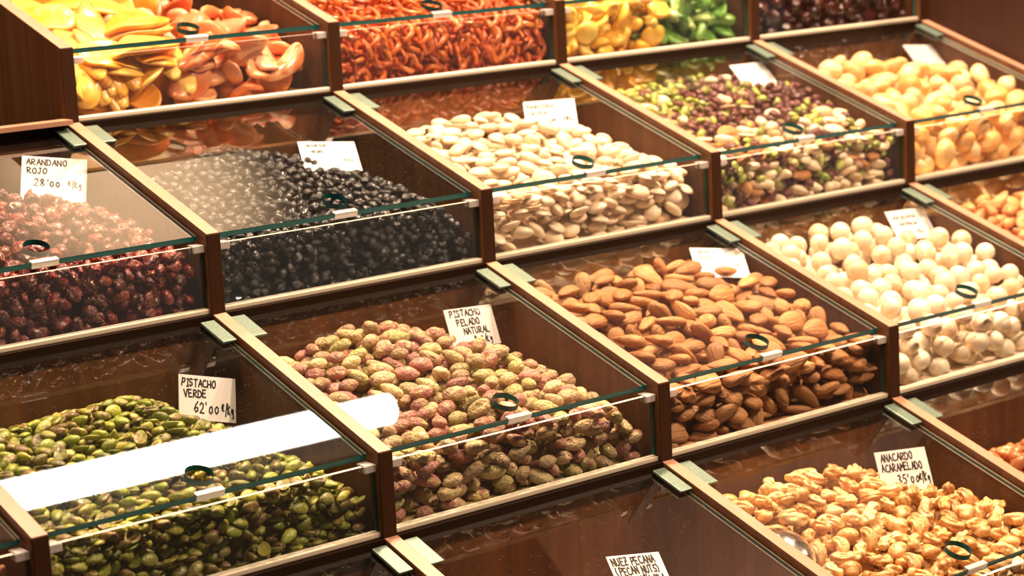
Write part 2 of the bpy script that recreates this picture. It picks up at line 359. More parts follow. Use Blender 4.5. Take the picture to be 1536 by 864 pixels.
for k in (0, 1):
    x = (LAMP_TUBE['x0'], LAMP_TUBE['x1'])[k]
    box('end_cap', x-.012 if k == 0 else x, x if k == 0 else x+.012, -.018, .018, -.018, .0338, [M['black']], t)
    cyl('hanger', .003, 0, 1.35, [M['black']], t, 8).matrix_local = Matrix.Translation((x*.8, 0, .05)) @ Matrix.Rotation(-math.pi/2, 4, 'Y')
for i, (x, y, z, p) in enumerate(SPOTS):
    t = empty('added_spot_lamp', (x, y, z)); tag(t, 'added unseen black spot lamp with a warm bulb over the stall', 'lamp', 'unseen warm spot lamps added over the stall')
    s = 16; v = []; f = []
    for (rr, zz) in ((.03, .12), (.07, .0), (.068, .0), (.028, .118)):
        v += [(rr*math.cos(math.tau*k/s), rr*math.sin(math.tau*k/s), zz) for k in range(s)]
    for a in range(3): f += [(a*s+k, a*s+(k+1) % s, (a+1)*s+(k+1) % s, (a+1)*s+k) for k in range(s)]
    link('lamp_shade', mesh('lamp_shade', v, f, True), t, [M['black']])
    cyl('cord', .003, 0, 2.4-z-.11, [M['black']], t, 8).matrix_local = Matrix.Translation((0, 0, .11)) @ Matrix.Rotation(-math.pi/2, 4, 'Y')
    L = bpy.data.lights.new('added_warm_light', 'AREA'); L.shape = 'DISK'; L.size = .07; L.energy = p; L.color = SPOT_COL
    lo = bpy.data.objects.new('added_warm_light', L); C.objects.link(lo); lo.parent = t; lo.location = (0, 0, .01)
# unseen uplight added so its ceiling pool reflects as haze in the lids
L = bpy.data.lights.new('added_uplight', 'SPOT'); L.energy = 400; L.spot_size = .62; L.spot_blend = 1.0; L.shadow_soft_size = .05; L.color = (1, .78, .55)
lo = bpy.data.objects.new('added_uplight', L); C.objects.link(lo); lo.location = (1.82, 2.45, 1.1); lo.rotation_euler = (math.pi, 0, 0)
t = empty('added_uplight_lamp', (1.82, 2.45, -.95)); tag(t, 'added unseen tall black uplight on a pole behind the stall', 'lamp')
cyl('pole', .015, 0, 1.92, [M['black']], t, 12).matrix_local = Matrix.Rotation(-math.pi/2, 4, 'Y')
cyl('foot', .14, 0, .02, [M['black']], t, 24).matrix_local = Matrix.Rotation(-math.pi/2, 4, 'Y')
cyl('lamp_head', .07, 1.93, 1.985, [M['black']], t, 24).matrix_local = Matrix.Rotation(-math.pi/2, 4, 'Y')

# ------------------------------------------------------------------ food pieces
ICO = {}
def ico(n):
    if n not in ICO:
        bm = bmesh.new(); bmesh.ops.create_icosphere(bm, subdivisions=n, radius=1)
        v = np.array([q.co[:] for q in bm.verts]); f = np.array([[q.index for q in a.verts] for a in bm.faces]); bm.free(); ICO[n] = (v, f)
    return ICO[n]
def nz(p, freq, seed, k=7):
    r = np.random.default_rng(seed); s = np.zeros(len(p))
    for _ in range(k):
        d = r.normal(size=3); d /= np.linalg.norm(d); s += np.sin(p@d*freq*r.uniform(.7, 1.3)+r.uniform(0, 6.28))
    return s/math.sqrt(k)
def egg(a, b, c, taper=0., lump=0., lf=3., wrinkle=0., wf=6., crease=0., half=False, bend=0., sup=1.0):
    def fn(d, s):
        x, y, z = d.T
        rr = 1 + lump*nz(d, lf, s) - wrinkle*np.abs(nz(d, wf, s+50)) + wrinkle*.5
        k = (1 - taper*x)
        q = np.stack([a*x*rr, b*y*k*rr, c*z*k*rr], 1)
        if crease: q[:, 2] -= crease*c*np.exp(-(y/.22)**2)*np.clip(z, 0, 1)*np.clip(1-x*x*.8, 0, 1)*1.6
        if half:
            lowm = z < 0; q[lowm, 2] = -c*.05*(1) + c*.30*np.clip(1-(x[lowm]**2+y[lowm]**2), 0, 1)
        if bend: q[:, 1] += bend*(q[:, 0]/a)**2*b
        return q
    return fn
def bananoid(R, r, arc, lump, lf=4.):
    def fn(d, s):
        x, y, z = d.T; e = np.sqrt(np.clip(1-x*x, 1e-4, 1)); rad = r*(1+lump*nz(d*1.5, lf, s))*(1+.12*x)
        yy, zz = y/e**.55*rad, z/e**.55*rad; th = x*arc; rr = R+yy
        return np.stack([rr*np.sin(th), rr*np.cos(th)-R*.75, zz], 1)
    return fn
def sheet(a, b, th, curl, wav, pt=0.):
    def fn(d, s):
        x, y, z = d.T; rr = np.sqrt(x*x+y*y)+1e-6; k = np.clip(rr, 0, 1)**.2
        X, Y = x/rr*np.minimum(1, rr**.7), y/rr*np.minimum(1, rr**.7)
        q = np.stack([a*X, b*Y*(1-pt*X), th*np.sign(z)*np.abs(z)**.7], 1)
        ph = s*1.7
        q[:, 2] += curl*a*(X*X*math.cos(ph)*.6+Y*Y*math.sin(ph)*.5+X*Y*.4) + wav*a*np.sin(X*3+ph)*np.cos(Y*2.4+ph)*.35
        q[:, :2] *= (1+.07*nz(d*np.array([1, 1, 0]), 3, s))[:, None]
        return q
    return fn
def kind(name, label, cat, mat, fns, flat=.35, hi=3, lo=2, stuff_name=None, stuff_label=None, reps=1):
    """variants of one sort of piece: a fine mesh for the pieces built singly, a coarse one for the mass"""
    vs = []
    for i, fn in enumerate(fns*reps):
        vh, fh = ico(hi); vl, fl = ico(lo); a = fn(vh, i+1); b = fn(vl, i+1); c = a.mean(0)
        a = a-c; b = b-c
        me = mesh(name, a, fh.tolist(), True); at = me.attributes.new('local', 'FLOAT_VECTOR', 'POINT'); at.data.foreach_set('vector', a.astype(np.float32).ravel())
        me.materials.append(mat)
        vs.append(dict(hi=a, lo=b, fl=fl, me=me))
    sz = np.ptp(vs[0]['hi'], 0); sz = np.sort(sz)[::-1]
    return dict(name=name, label=label, cat=cat, mat=mat, vs=vs, size=sz, flat=flat, sname=stuff_name or name+'s', slabel=stuff_label)
def rotm(yaw, ax, tilt, spin=0):
    return np.array((Matrix.Rotation(yaw, 3, 'Z') @ Matrix.Rotation(tilt, 3, Vector((math.cos(ax), math.sin(ax), 0))) @ Matrix.Rotation(spin, 3, 'X')))
def orient_lib(K, cell, n, rg):
    lib = []
    for i in range(n):
        vi = rg.integers(len(K['vs'])); tilt = rg.normal()*K['flat'] if rg.random() > .15 else rg.uniform(-1.2, 1.2)
        s = rg.uniform(.86, 1.1); Rm = rotm(rg.uniform(0, 6.283), rg.uniform(0, 6.283), tilt, rg.choice([0, math.pi])+rg.normal()*K['flat'])*s
        p = K['vs'][vi]['hi']@Rm.T
        ij = np.round(p[:, :2]/cell).astype(int); mn = ij.min(0); sh = ij.max(0)-mn+1
        bot = np.full(sh, np.inf); top = np.full(sh, -np.inf)
        np.minimum.at(bot, tuple((ij-mn).T), p[:, 2]); np.maximum.at(top, tuple((ij-mn).T), p[:, 2])
        m = np.isfinite(bot); thick = np.ptp(p[:, 2])
        lib.append((vi, Rm, mn, sh, np.where(m, bot, 1e3), np.where(m, top, -1e3), m, thick))
    return lib

def project(X):
    d = X-CAM; z = d@FW; return 768+FPX*(d@RT)/z, 432-FPX*(d@UP)/z, z

# x, y and heights below are fractions of the card's width, from its lower left corner
CARDS = [
 ("white card reading ARANDANO ROJO 28'00 standing in the cranberries", (.2050, .5319, .2722), (-.6105, .1428, -.4487), .0466, .0357,
     [('ARANDANO', .07, .62, .10, 1.02), ('ROJO', .09, .47, .10, 1.0), ("28'00", .20, .25, .13, .9), ('c/Kg', .72, .25, .12, .65)], .016, 1),
 ('white card reading ARANDANO NEGRO half sunk in the black berries', (.4253, .5001, .2651), (-.9869, .0801, -.3805), .0452, .0354,
     [('ARANDANO', .12, .64, .075, .85), ('NEGRO', .20, .48, .075, .75), ('c/Kg', .74, .24, .09, .6)], .013, 2),
 ('white card reading MARCONA CRUDA standing in the blanched almonds', (.6745, .5282, .2680), (-.7718, -.0195, -.6057), .0441, .0356,
     [('MARCONA', .06, .62, .09, 1.1), ('CRUDA', .07, .46, .09, 1.1), ("28'00", .34, .27, .10, .75), ('c/Kg', .74, .28, .10, .6)], .016, 3),
 ('blank white card leaning far back in the mixed nuts', (.9300, .5363, .2783), (-.8099, .0133, .0244), .0440, .0313, [('MIX', .1, .5, .05, .8)][:0], .01, 4),
 ('white card with faint writing leaning back in the candied ginger', (1.1700, .5350, .2740), (-.7889, .0842, .0271), .0446, .0335, [('------', .2, .5, .05, .8)], .008, 5),
 ("white card reading PISTACHO VERDE 62'00 in the green pistachios", (.2008, .3329, .1402), (-.2737, .2617, .0515), .0460, .0300,
     [('PISTACHO', .05, .49, .105, .98), ('VERDE', .09, .33, .105, .98), ("62'00", .26, .12, .15, .85), ('c/Kg', .75, .12, .15, .55)], .017, 6),
 ('white card reading PISTACHO PELADO NATURAL in the pinkish pistachios', (.4360, .3450, .1480), (-.3939, .0749, .0912), .0477, .0302,
     [('PISTACHO', .10, .50, .10, 1.1), ('PELADO', .20, .355, .10, 1.05), ('NATURAL', .30, .21, .10, 1.02), ("90c/Kg", .48, .06, .11, .80)], .017, 7),
 ('white card with pale writing LARGUETA CRUDA in the brown almonds', (.6900, .3440, .1580), (-1.0158, .0904, -.5158), .0440, .0354,
     [('LARGUETA', .10, .66, .07, .8), ('CRUDA', .10, .50, .07, .9), ("23'50", .28, .30, .09, .9), ('c/Kg', .76, .30, .08, .6)], .009, 8),
 ('white card reading MACADAMIA (NUECES) standing in the macadamia nuts', (.9290, .3500, .1560), (-.6680, .0305, -.1020), .0450, .0299,
     [('MACADAMIA', .12, .46, .08, 1.1), ('(AUSTRALIA)', .18, .32, .07, .9), ("c/Kg", .56, .12, .09, .7)], .012, 9),
 ('white card reading NUEZ PECANA (PECAN NUTS) in the nearly empty bin', (.3957, .1258, .0161), (-.7117, .1608, .001), .0472, .0300,
     [('NUEZ PECANA', .06, .48, .115, .86), ('(PECAN NUTS)', .06, .33, .115, .82), ('ACARAMELADA', .10, .18, .115, .84), ("c/Kg", .6, .03, .10, .7)], .020, 10),
 ("white card reading ANACARDO ACARAMELADO in the caramelised cashews", (.6757, .1416, .0250), (-.4372, .0741, -.1574), .0479, .0314,
     [('ANACARDO', .09, .49, .115, .90), ('ACARAMELADO', .07, .33, .115, .82), ("35'00", .34, .12, .14, .85), ('c/Kg', .75, .12, .14, .58)], .018, 11),
 ('white card peeking out below the hinge at the bottom edge of the view', (.2120, .1400, .0330), (-.5, .10, .1), .0440, .0250, [], .01, 12),
]
def dents(c, r):
    """where a card stands the food is lower, so that the card shows down to its foot"""
    out = []
    for cd in CARDS:
        (x, y, z), eul, w, h = cd[1], cd[2], cd[3], cd[4]
        x, y, z = x-c*W, y-r*D, z-(r*P-H)
        if not (0 < x < W and 0 < y < D and -.02 < z < P): continue
        for u in (-.3, 0, .3):
            p = Euler(eul, 'XYZ').to_matrix() @ Vector((u*w, 0, -h*.40))
            out.append((x+p.x-.004, y+p.y-.009, z+p.z+.001))
    return out

def heap(cr, kinds, prob, rim, fall=.62, below=.0115, group='', depth=1.0, seed=1, cap=4000, xr=(0, 1), nmax=300, wob=.0022, sink=.13, n_or=36, extra=[]):
    """drops pieces one after another into the bin until they reach the heap's height, then makes the ones that show largest
       objects of their own and joins the others"""
    c, r = cr; rg = np.random.default_rng(seed*101+7)
    small = min(K['size'][1] for K in kinds); L = max(K['size'][0] for K in kinds)
    cell = max(.0010, small/6.5)
    xa, xb, ya, yb = XI0+.0006+(XI1-XI0)*xr[0], XI0+(XI1-XI0)*xr[1]-.0006, .0094, D-.0022
    nx, ny = int((xb-xa)/cell), int((yb-ya)/cell)
    gx = (np.arange(nx)+.5)*cell+xa; gy = (np.arange(ny)+.5)*cell+ya
    X, Y = np.meshgrid(gx, gy, indexing='ij')
    sm = lambda a, b, q: (lambda t: t*t*(3-2*t))(np.clip((q-a)/(b-a), 0, 1))
    q = np.stack([X.ravel()*40, Y.ravel()*40, np.zeros(X.size)], 1)
    tgt = H+Y*SLOPE-below + wob*(nz(q, 1.0, seed).reshape(X.shape)-.7)
    # outside the rim of the heap's full part the surface falls away; rim = (share of the width, millimetres behind the front)
    pl = [(-60., -40.), (-60., rim[0][1])] + [(u*W*1000, y) for u, y in rim] + [(rim[-1][0]*W*1000, -40.)]
    px_, py_ = X*1000, Y*1000; ins = np.zeros(X.shape, bool); ds = np.full(X.shape, 1e9)
    for (ax, ay), (bx, by) in zip(pl, pl[1:]+pl[:1]):
        tt = np.clip(((px_-ax)*(bx-ax)+(py_-ay)*(by-ay))/((bx-ax)**2+(by-ay)**2+1e-9), 0, 1)
        ds = np.minimum(ds, np.hypot(px_-ax-tt*(bx-ax), py_-ay-tt*(by-ay)))
        ins ^= ((ay > py_) != (by > py_)) & (px_ < (bx-ax)*(py_-ay)/(by-ay+1e-12)+ax)
    tgt = tgt-np.where(ins, 0, ds)/1000*fall
    for (dx, dy, dz) in dents(c, r)+extra: tgt = np.minimum(tgt, dz+np.maximum(0, np.hypot(X-dx, Y-dy)-.009)*1.0)
    tgt = np.clip(np.minimum(tgt, H+Y*SLOPE-.0112), 0.002, None)
    base = np.clip(np.minimum(tgt-depth*2.4*kinds[0]['size'][1], (Y-ya-1.5*L)*1.8), 0, None)
    Hh = base.copy()
    libs = [orient_lib(K, cell, n_or, rg) for K in kinds]
    out = []; fails = 0
    tries = 7
    while len(out) < cap and fails < 60:
        ii = rg.integers(0, nx, 14); jj = rg.integers(0, ny, 14); gap = (tgt-Hh)[ii, jj]; od = np.argsort(-gap)[:4]
        best = None
        for o in od:
            if gap[o] <= 0: continue
            i, j = int(ii[o]), int(jj[o])
            k = prob(rg, (gx[i]-xa)/(xb-xa), (gy[j]-ya)/(yb-ya), Hh[i, j]) if prob else 0
            for _ in range(3):
                vi, Rm, mn, sh, bot, top, m, th = libs[k][rg.integers(n_or)]
                a = min(max(i+mn[0], 0), nx-sh[0]); b = min(max(j+mn[1], 0), ny-sh[1])
                if a < 0 or b < 0: continue
                zr = (Hh[a:a+sh[0], b:b+sh[1]]-bot)[m].max()-sink*th
                sc = zr-tgt[a:a+sh[0], b:b+sh[1]].mean()
                if best is None or sc < best[0]: best = (sc, k, vi, Rm, a, b, a-mn[0], b-mn[1], zr, top, m, th, sh)
        if best is None or best[0] > -best[11]*.25: fails += 1; continue
        fails = 0
        sc, k, vi, Rm, a, b, ic, jc, zr, top, m, th, sh = best
        sub = Hh[a:a+sh[0], b:b+sh[1]]; sub[m] = np.maximum(sub[m], (zr+top)[m])
        out.append((k, vi, Rm, np.array([xa+(ic+.5)*cell, ya+(jc+.5)*cell, max(zr, 0.0004-(top[m].min() if 0 else 0))]), (ic, jc), th))
    org = np.array([c*W, r*D, r*P-H])
    # which pieces show: paint discs far to near into a small picture
    pos = np.array([o[3] for o in out])+org
    px, py, pz = project(pos); order = np.argsort(-pz); ib = np.full((432, 768), -1, int)
    for n in order:
        K = kinds[out[n][0]]; rad = max(1.0, FPX/pz[n]*(K['size'][0]+K['size'][1])/5.2/2); u, vv = px[n]/2, py[n]/2
        a0, a1, b0, b1 = int(max(0, vv-rad)), int(min(432, vv+rad+1)), int(max(0, u-rad)), int(min(768, u+rad+1))
        if a0 >= a1 or b0 >= b1: continue
        yy, xx = np.ogrid[a0:a1, b0:b1]; mk = (yy-vv)**2+(xx-u)**2 <= rad*rad; ib[a0:a1, b0:b1][mk] = n
    cnt = np.bincount(ib[ib >= 0].ravel(), minlength=len(out))
    rank = np.argsort(-cnt); single = [n for n in rank[:nmax] if cnt[n] > 0]; ss = set(single)
    rest = []
    for n, o in enumerate(out):
        if n in ss: continue
        ic, jc = min(max(o[4][0], 0), nx-1), min(max(o[4][1], 0), ny-1)
        near_top = o[3][2] > Hh[ic, jc]-1.2*o[5]; near_front = o[3][1] < ya+1.3*kinds[o[0]]['size'][0]
        if cnt[n] > 0 or near_top or near_front: rest.append(n)
    for n in single:
        k, vi, Rm, p, _, th = out[n]; K = kinds[k]
        ob = bpy.data.objects.new(K['name'], K['vs'][vi]['me']); C.objects.link(ob)
        Mx = Matrix([list(Rm[i])+[float(pos[n][i])] for i in range(3)]+[[0, 0, 0, 1]]); ob.matrix_world = Mx
        ob['label'] = K['label']; ob['category'] = K['cat']; ob['group'] = K.get('group', group)
    # the mass: remaining pieces and the bed they lie on
    V, F, TN, LC, MI = [], [], [], [], []; base_i = 0
    for n in rest:
        k, vi, Rm, p, _, th = out[n]; K = kinds[k]; v = K['vs'][vi]
        V.append(v['lo']@Rm.T+p); F.append(v['fl']+base_i); base_i += len(v['lo']); LC.append(v['lo']); TN.append(np.full(len(v['lo']), rg.random())); MI.append(np.full(len(v['fl']), k))
    st = 4; bi = np.unique(np.r_[np.arange(0, nx, st), nx-1]); bj = np.unique(np.r_[np.arange(0, ny, st), ny-1])
    bz = np.maximum(base[np.ix_(bi, bj)]-.001, .0005); BX, BY = np.meshgrid(gx[bi], gy[bj], indexing='ij')
    bv = np.stack([BX.ravel(), BY.ravel(), bz.ravel()], 1); a, b = BX.shape; idx = np.arange(a*b).reshape(a, b)
    q = np.stack([idx[:-1, :-1], idx[1:, :-1], idx[1:, 1:], idx[:-1, 1:]], -1).reshape(-1, 4)
    bf = np.concatenate([q[:, :3], q[:, [0, 2, 3]]])+base_i
    V.append(bv); F.append(bf); LC.append(bv); TN.append(np.full(len(bv), .1)); MI.append(np.zeros(len(bf), int))
    V = np.concatenate(V); F = np.concatenate(F).astype(np.int32); LC = np.concatenate(LC); TN = np.concatenate(TN); MI = np.concatenate(MI)
    me = bpy.data.meshes.new(kinds[0]['sname']); me.vertices.add(len(V)); me.vertices.foreach_set('co', V.astype(np.float32).ravel())
    me.loops.add(F.size); me.loops.foreach_set('vertex_index', F.ravel()); me.polygons.add(len(F)); me.polygons.foreach_set('loop_start', np.arange(0, F.size, 3, dtype=np.int32))
    me.polygons.foreach_set('use_smooth', np.ones(len(F), bool)); me.polygons.foreach_set('material_index', MI.astype(np.int32)); me.update(calc_edges=True)
    me.attributes.new('local', 'FLOAT_VECTOR', 'POINT').data.foreach_set('vector', LC.astype(np.float32).ravel())
    me.attributes.new('tone', 'FLOAT', 'POINT').data.foreach_set('value', TN.astype(np.float32))
    ob = link(kinds[0]['sname'], me, None, [K['mat'] for K in kinds], org)
    tag(ob, kinds[0]['slabel'], kinds[0]['cat'], kind='stuff')
    print('HEAP', cr, kinds[0]['name'], 'n', len(out), 'single', len(single), 'rest', len(rest), 'tri', len(F), 'top', round(float(Hh.max())*1000), 't', round(time.time()-T0, 1))

k_green = kind('green_pistachio', 'small green pistachio kernel in the heap under the white lamp reflection', 'pistachio', PM['green'],
    [egg(.0069, .0037, .0031, .12, .08, 3, .10, 6, crease=.9), egg(.0062, .0038, .0032, .05, .09, 3, .12, 6), egg(.0074, .0034, .0029, .2, .08, 3, .08, 6, bend=.7), egg(.0066, .0038, .0027, .1, .07, 3, crease=1.5), egg(.0068, .0033, .0030, .0, .12, 4, .10, 6, bend=.6), egg(.0062, .0040, .0026, .1, .06, 3, half=True)],
    stuff_name='green_pistachios', stuff_label='mass of small green pistachios filling the bin under the lamp reflection')
k_nat = kind('natural_pistachio', 'shelled pistachio with pinkish skin in the heap beside the PELADO card', 'pistachio', PM['natural'],
    [egg(.0094, .0058, .0049, .12, .06, 3, .10, 6), egg(.0088, .0060, .0048, .05, .07, 3, .12, 7, crease=.4), egg(.0098, .0054, .0046, .16, .06, 3, .10, 6, bend=.3), egg(.0090, .0056, .0050, .0, .08, 4, .12, 6)],
    stuff_name='natural_pistachios', stuff_label='mass of pinkish shelled pistachios filling the bin beside the green ones')
k_alm = kind('almond', 'brown skinned almond in the heap of the almond bin', 'almond', PM['almond'],
    [egg(.0136, .0074, .0040, .38, .04, wrinkle=.04), egg(.0124, .0080, .0042, .32, .05, wrinkle=.05), egg(.0142, .0068, .0038, .40, .04, bend=.15), egg(.0122, .0072, .0044, .34, .06, 4, wrinkle=.05)],
    stuff_name='almonds', stuff_label='mass of brown skinned almonds filling the almond bin')
k_mar = kind('blanched_almond', 'cream blanched almond in the heap above the brown almonds', 'almond', PM['marcona'],
    [egg(.0094, .0074, .0045, .16, .03), egg(.0090, .0076, .0041, .12, .04), egg(.0104, .0068, .0045, .2, .03), egg(.0090, .0074, .0040, .12, .02, half=True)],
    stuff_name='blanched_almonds', stuff_label='mass of cream blanched almonds filling the bin above the brown almonds')
k_mac = kind('macadamia_nut', 'round cream macadamia nut in the heap of the macadamia bin', 'macadamia', PM['macadamia'],
    [egg(.0096, .0094, .0092, .02, .02, 2), egg(.0102, .0095, .0090, .08, .03, 2), egg(.0090, .0090, .0088, .05, .02, 2)], flat=1.5,
    stuff_name='macadamia_nuts', stuff_label='mass of round macadamia nuts filling the bin right of the almonds')
k_cas = kind('caramelised_cashew', 'golden caramel coated cashew in the heap beside the cashew card', 'cashew', PM['cashew'],
    [bananoid(.0082, .0042, 1.35, .18, 5), bananoid(.0092, .0040, 1.15, .20, 5), bananoid(.0076, .0044, 1.5, .16, 5), bananoid(.0125, .0042, .85, .22, 6), egg(.008, .006, .005, .1, .22, 3)], hi=4, lo=3,
    stuff_name='caramelised_cashews', stuff_label='mass of caramel coated cashews filling the cashew bin')
wr = dict(lump=.10, lf=3, wrinkle=.30, wf=6)
k_cran = kind('dried_cranberry', 'wrinkled dark red cranberry in the heap beside the ARANDANO card', 'cranberry', PM['cranberry'],
    [egg(.0066, .0050, .0036, .05, **wr), egg(.0060, .0054, .0038, .0, **wr), egg(.0072, .0046, .0034, .1, bend=.5, **wr), egg(.0058, .0052, .0040, .0, **wr)], flat=.7,
    stuff_name='dried_cranberries', stuff_label='mass of dark red dried cranberries filling the cranberry bin')
k_cur = kind('dried_black_berry', 'small wrinkled black dried berry in the black heap', 'berry', PM['currant'],
    [egg(.0043, .0036, .0029, .05, **wr), egg(.0040, .0038, .0031, .0, **wr), egg(.0048, .0034, .0027, .1, bend=.4, **wr), egg(.0039, .0036, .0031, .0, **wr)], flat=.8,
    stuff_name='dried_black_berries', stuff_label='mass of small black dried berries filling the black berry bin')

heap((0, 1), [k_green], None, [(.0, 118), (.27, 134), (.59, 139), (.71, 76), (.81, 34)], .62, group='green pistachios in their bin', seed=1)
heap((1, 1), [k_nat], None, [(.0, 125), (.13, 137), (.39, 166), (.52, 163), (.64, 142), (.74, 109), (.81, 58), (.82, 24)], .62, group='natural pistachios in their bin', seed=2)
heap((2, 1), [k_alm], None, [(.0, 150), (.13, 162), (.42, 172), (.72, 172), (.98, 136), (.91, 59), (.93, 24)], .55, group='brown almonds in their bin', seed=3, sink=.16)
heap((3, 1), [k_mac], None, [(.0, 155), (.15, 166), (.72, 172), (.95, 126), (.92, 67), (.97, 10)], .5, group='macadamia nuts in their bin', seed=4, sink=.08)
heap((2, 0), [k_cas], None, [(.0, 140), (.16, 148), (.50, 156), (.63, 144), (.82, 102), (.93, 63), (.95, 10)], .6, group='caramelised cashews in their bin', seed=5, extra=[(.024, .092, .064), (.024, .106, .066)])
heap((0, 2), [k_cran], None, [(.0, 130), (.64, 128), (.77, 102), (.84, 75), (.88, 30)], .6, group='dried cranberries in their bin', seed=6)
heap((1, 2), [k_cur], None, [(.0, 108), (.13, 121), (.42, 147), (.66, 127), (.79, 82), (.84, 24)], .75, group='black dried berries in their bin', seed=7)
heap((2, 2), [k_mar], None, [(.0, 112), (.13, 122), (.36, 150), (.61, 145), (.76, 94), (.80, 53), (.84, 29)], .6, group='blanched almonds in their bin', seed=8)

# mixed nuts
def rel(K, name, label, grp):
    K2 = dict(K); K2['name'] = name; K2['label'] = label; K2['group'] = grp; return K2
mixl = 'in the mixed nut heap'
kmix = [rel(k_mar, 'blanched_almond', 'pale blanched almond in the mixed heap of nuts and berries', 'blanched almonds in the mixed bin'),
        rel(k_alm, 'almond', 'brown almond in the mixed heap of nuts and berries', 'brown almonds in the mixed bin'),
        kind('dark_raisin', 'dark reddish raisin in the mixed heap of nuts and berries', 'raisin', PM['darkraisin'], [egg(.0052, .0042, .0034, .05, **wr), egg(.0058, .0038, .0032, .1, **wr)], flat=.8),
        kind('green_raisin', 'yellow green raisin in the mixed heap of nuts and berries', 'raisin', PM['raisin'], [egg(.0062, .0034, .0028, .05, **wr), egg(.0056, .0036, .0030, .1, .1)], flat=.8),
        rel(k_nat, 'pistachio', 'shelled pistachio in the mixed heap of nuts and berries', 'pistachios in the mixed bin'),
        kind('cashew', 'pale cashew in the mixed heap of nuts and berries', 'cashew', PM['marcona'], [bananoid(.0080, .0045, 1.2, .04), bananoid(.009, .0042, 1.0, .05)])]
for K, g in zip(kmix, ['', '', 'dark raisins in the mixed bin', 'green raisins in the mixed bin', '', 'cashews in the mixed bin']):
    if g: K['group'] = g
kmix[0]['sname'] = 'mixed_nuts'; kmix[0]['slabel'] = 'mass of mixed nuts, raisins and berries filling the mixed bin'
def pmix(rg, u, v, z):
    w = np.array([.22, .20, .14, .12, .08, .24])
    if v > .55 and u < .42: w = np.array([.03, .03, .12, .70, .10, .02])
    elif v > .35: w = np.array([.08, .06, .58, .10, .08, .10])
    return rg.choice(6, p=w/w.sum())
heap((3, 2), kmix, pmix, [(.0, 150), (.28, 162), (.61, 170), (.93, 132), (.93, 41)], .6, group='mixed', seed=9)

k_gin = kind('candied_ginger', 'pale orange sugared ginger lump in the heap below the back wall', 'ginger', PM['ginger'],
    [egg(.0125, .0105, .0095, .05, .10, 3), egg(.0115, .0105, .0100, .0, .12, 3), egg(.014, .0095, .0085, .1, .14, 3)], flat=1.0,
    stuff_name='candied_ginger_lumps', stuff_label='mass of pale orange candied ginger filling the bin beside the dark wall')
heap((4, 2), [k_gin], None, [(.0, 140), (.24, 153), (.48, 161), (.87, 117), (.95, 80)], .5, group='candied ginger lumps in their bin', seed=10, sink=.2)

k_pec = kind('orange_nut', 'orange brown nut in the heap at the right edge', 'nut', PM['pecan'],
    [egg(.013, .008, .006, .1, .12, 4), egg(.012, .0075, .0065, .15, .15, 4), bananoid(.009, .005, 1.0, .12)], flat=.6,
    stuff_name='orange_nuts', stuff_label='mass of orange brown nuts in the bin at the right edge')
heap((4, 1), [k_pec], None, [(.0, 110), (.27, 164), (.54, 166), (.9, 120)], .6, group='orange brown nuts at the right edge', seed=11)
k_car = kind('caramel_nut', 'small reddish caramel nut in the low heap at the lower right edge', 'nut', PM['caramel'],
    [egg(.0085, .0070, .0060, .0, .22, 4), egg(.0078, .0072, .0064, .0, .25, 4), egg(.0095, .0062, .0058, .1, .22, 4)], flat=1.0,
    stuff_name='caramel_nuts', stuff_label='mass of reddish caramel nuts at the lower right edge')
heap((3, 0), [k_car], None, [(.0, 120), (.3, 130), (.9, 100)], .6, .023, group='reddish caramel nuts', seed=12)
k_crm = kind('almond_cluster', 'crumbly beige almond cluster in the lower left corner bin', 'sweet', PM['crumble'],
    [egg(.0130, .0105, .0085, .0, .20, 4, .12, 7), egg(.0115, .0105, .0090, .0, .22, 4, .12, 7)], flat=1.0, hi=4, lo=3,
    stuff_name='almond_clusters', stuff_label='mass of crumbly beige clusters in the lower left corner bin')
heap((-1, 1), [k_crm], None, [(.0, 90), (.85, 90), (.95, 20)], .6, .016, group='crumbly almond clusters', seed=13, xr=(.45, 1))
k_pcn = kind('caramel_pecan', 'lumpy caramel pecan beside the NUEZ PECANA card', 'pecan', PM['cluster'],
    [egg(.0105, .0085, .0070, .0, .22, 4, .15, 7), egg(.012, .0080, .0068, .05, .22, 4, .15, 7)], flat=.8, hi=4, lo=3,
    stuff_name='caramel_pecans', stuff_label='low mass of caramel pecans in the nearly empty bin')
heap((1, 0), [k_pcn], None, [(.0, 70), (.6, 95), (.8, 60)], .6, .034, group='caramel pecans in the nearly empty bin', seed=14)

# top tier
k_man = kind('mango_slice', 'yellow candied mango slice in the top step bin', 'mango', PM['mango'],
    [sheet(.034, .018, .0028, .24, .16, .3), sheet(.038, .015, .0027, .32, .16, .2), sheet(.028, .019, .0030, .22, .20, .1), sheet(.032, .014, .0030, .40, .14, .3)], flat=.6,
    stuff_name='mango_slices', stuff_label='mass of yellow mango slices on the top step')
k_pap = kind('papaya_slice', 'pinkish orange candied papaya piece in the top step bin', 'papaya', PM['papaya'],
    [sheet(.022, .014, .0040, .35, .3, .1), sheet(.018, .013, .0046, .4, .35, .0), sheet(.024, .012, .0042, .5, .25, .2)], flat=.8,
    stuff_name='papaya_slices', stuff_label='mass of pinkish papaya pieces beside the yellow mango slices')
k_man['group'] = 'mango slices on the top step'; k_pap['group'] = 'papaya pieces on the top step'
heap((1, 3), [k_man, k_pap], lambda rg, u, v, z: int(rg.random() < (u-.30)*2.6), [(.0, 150), (.5, 160), (.80, 100), (.86, 10)], .62, group='m', seed=15, sink=.35)
k_str = kind('orange_strip', 'curled orange red dried strip in the top step bin', 'dried fruit', PM['strip'],
    [bananoid(.0075, .0020, 1.9, .10), bananoid(.0085, .0022, 1.5, .12), bananoid(.0065, .0024, 2.3, .10), bananoid(.011, .0020, 1.2, .12)], flat=.8,
    stuff_name='orange_strips', stuff_label='mass of curled orange red strips on the top step')
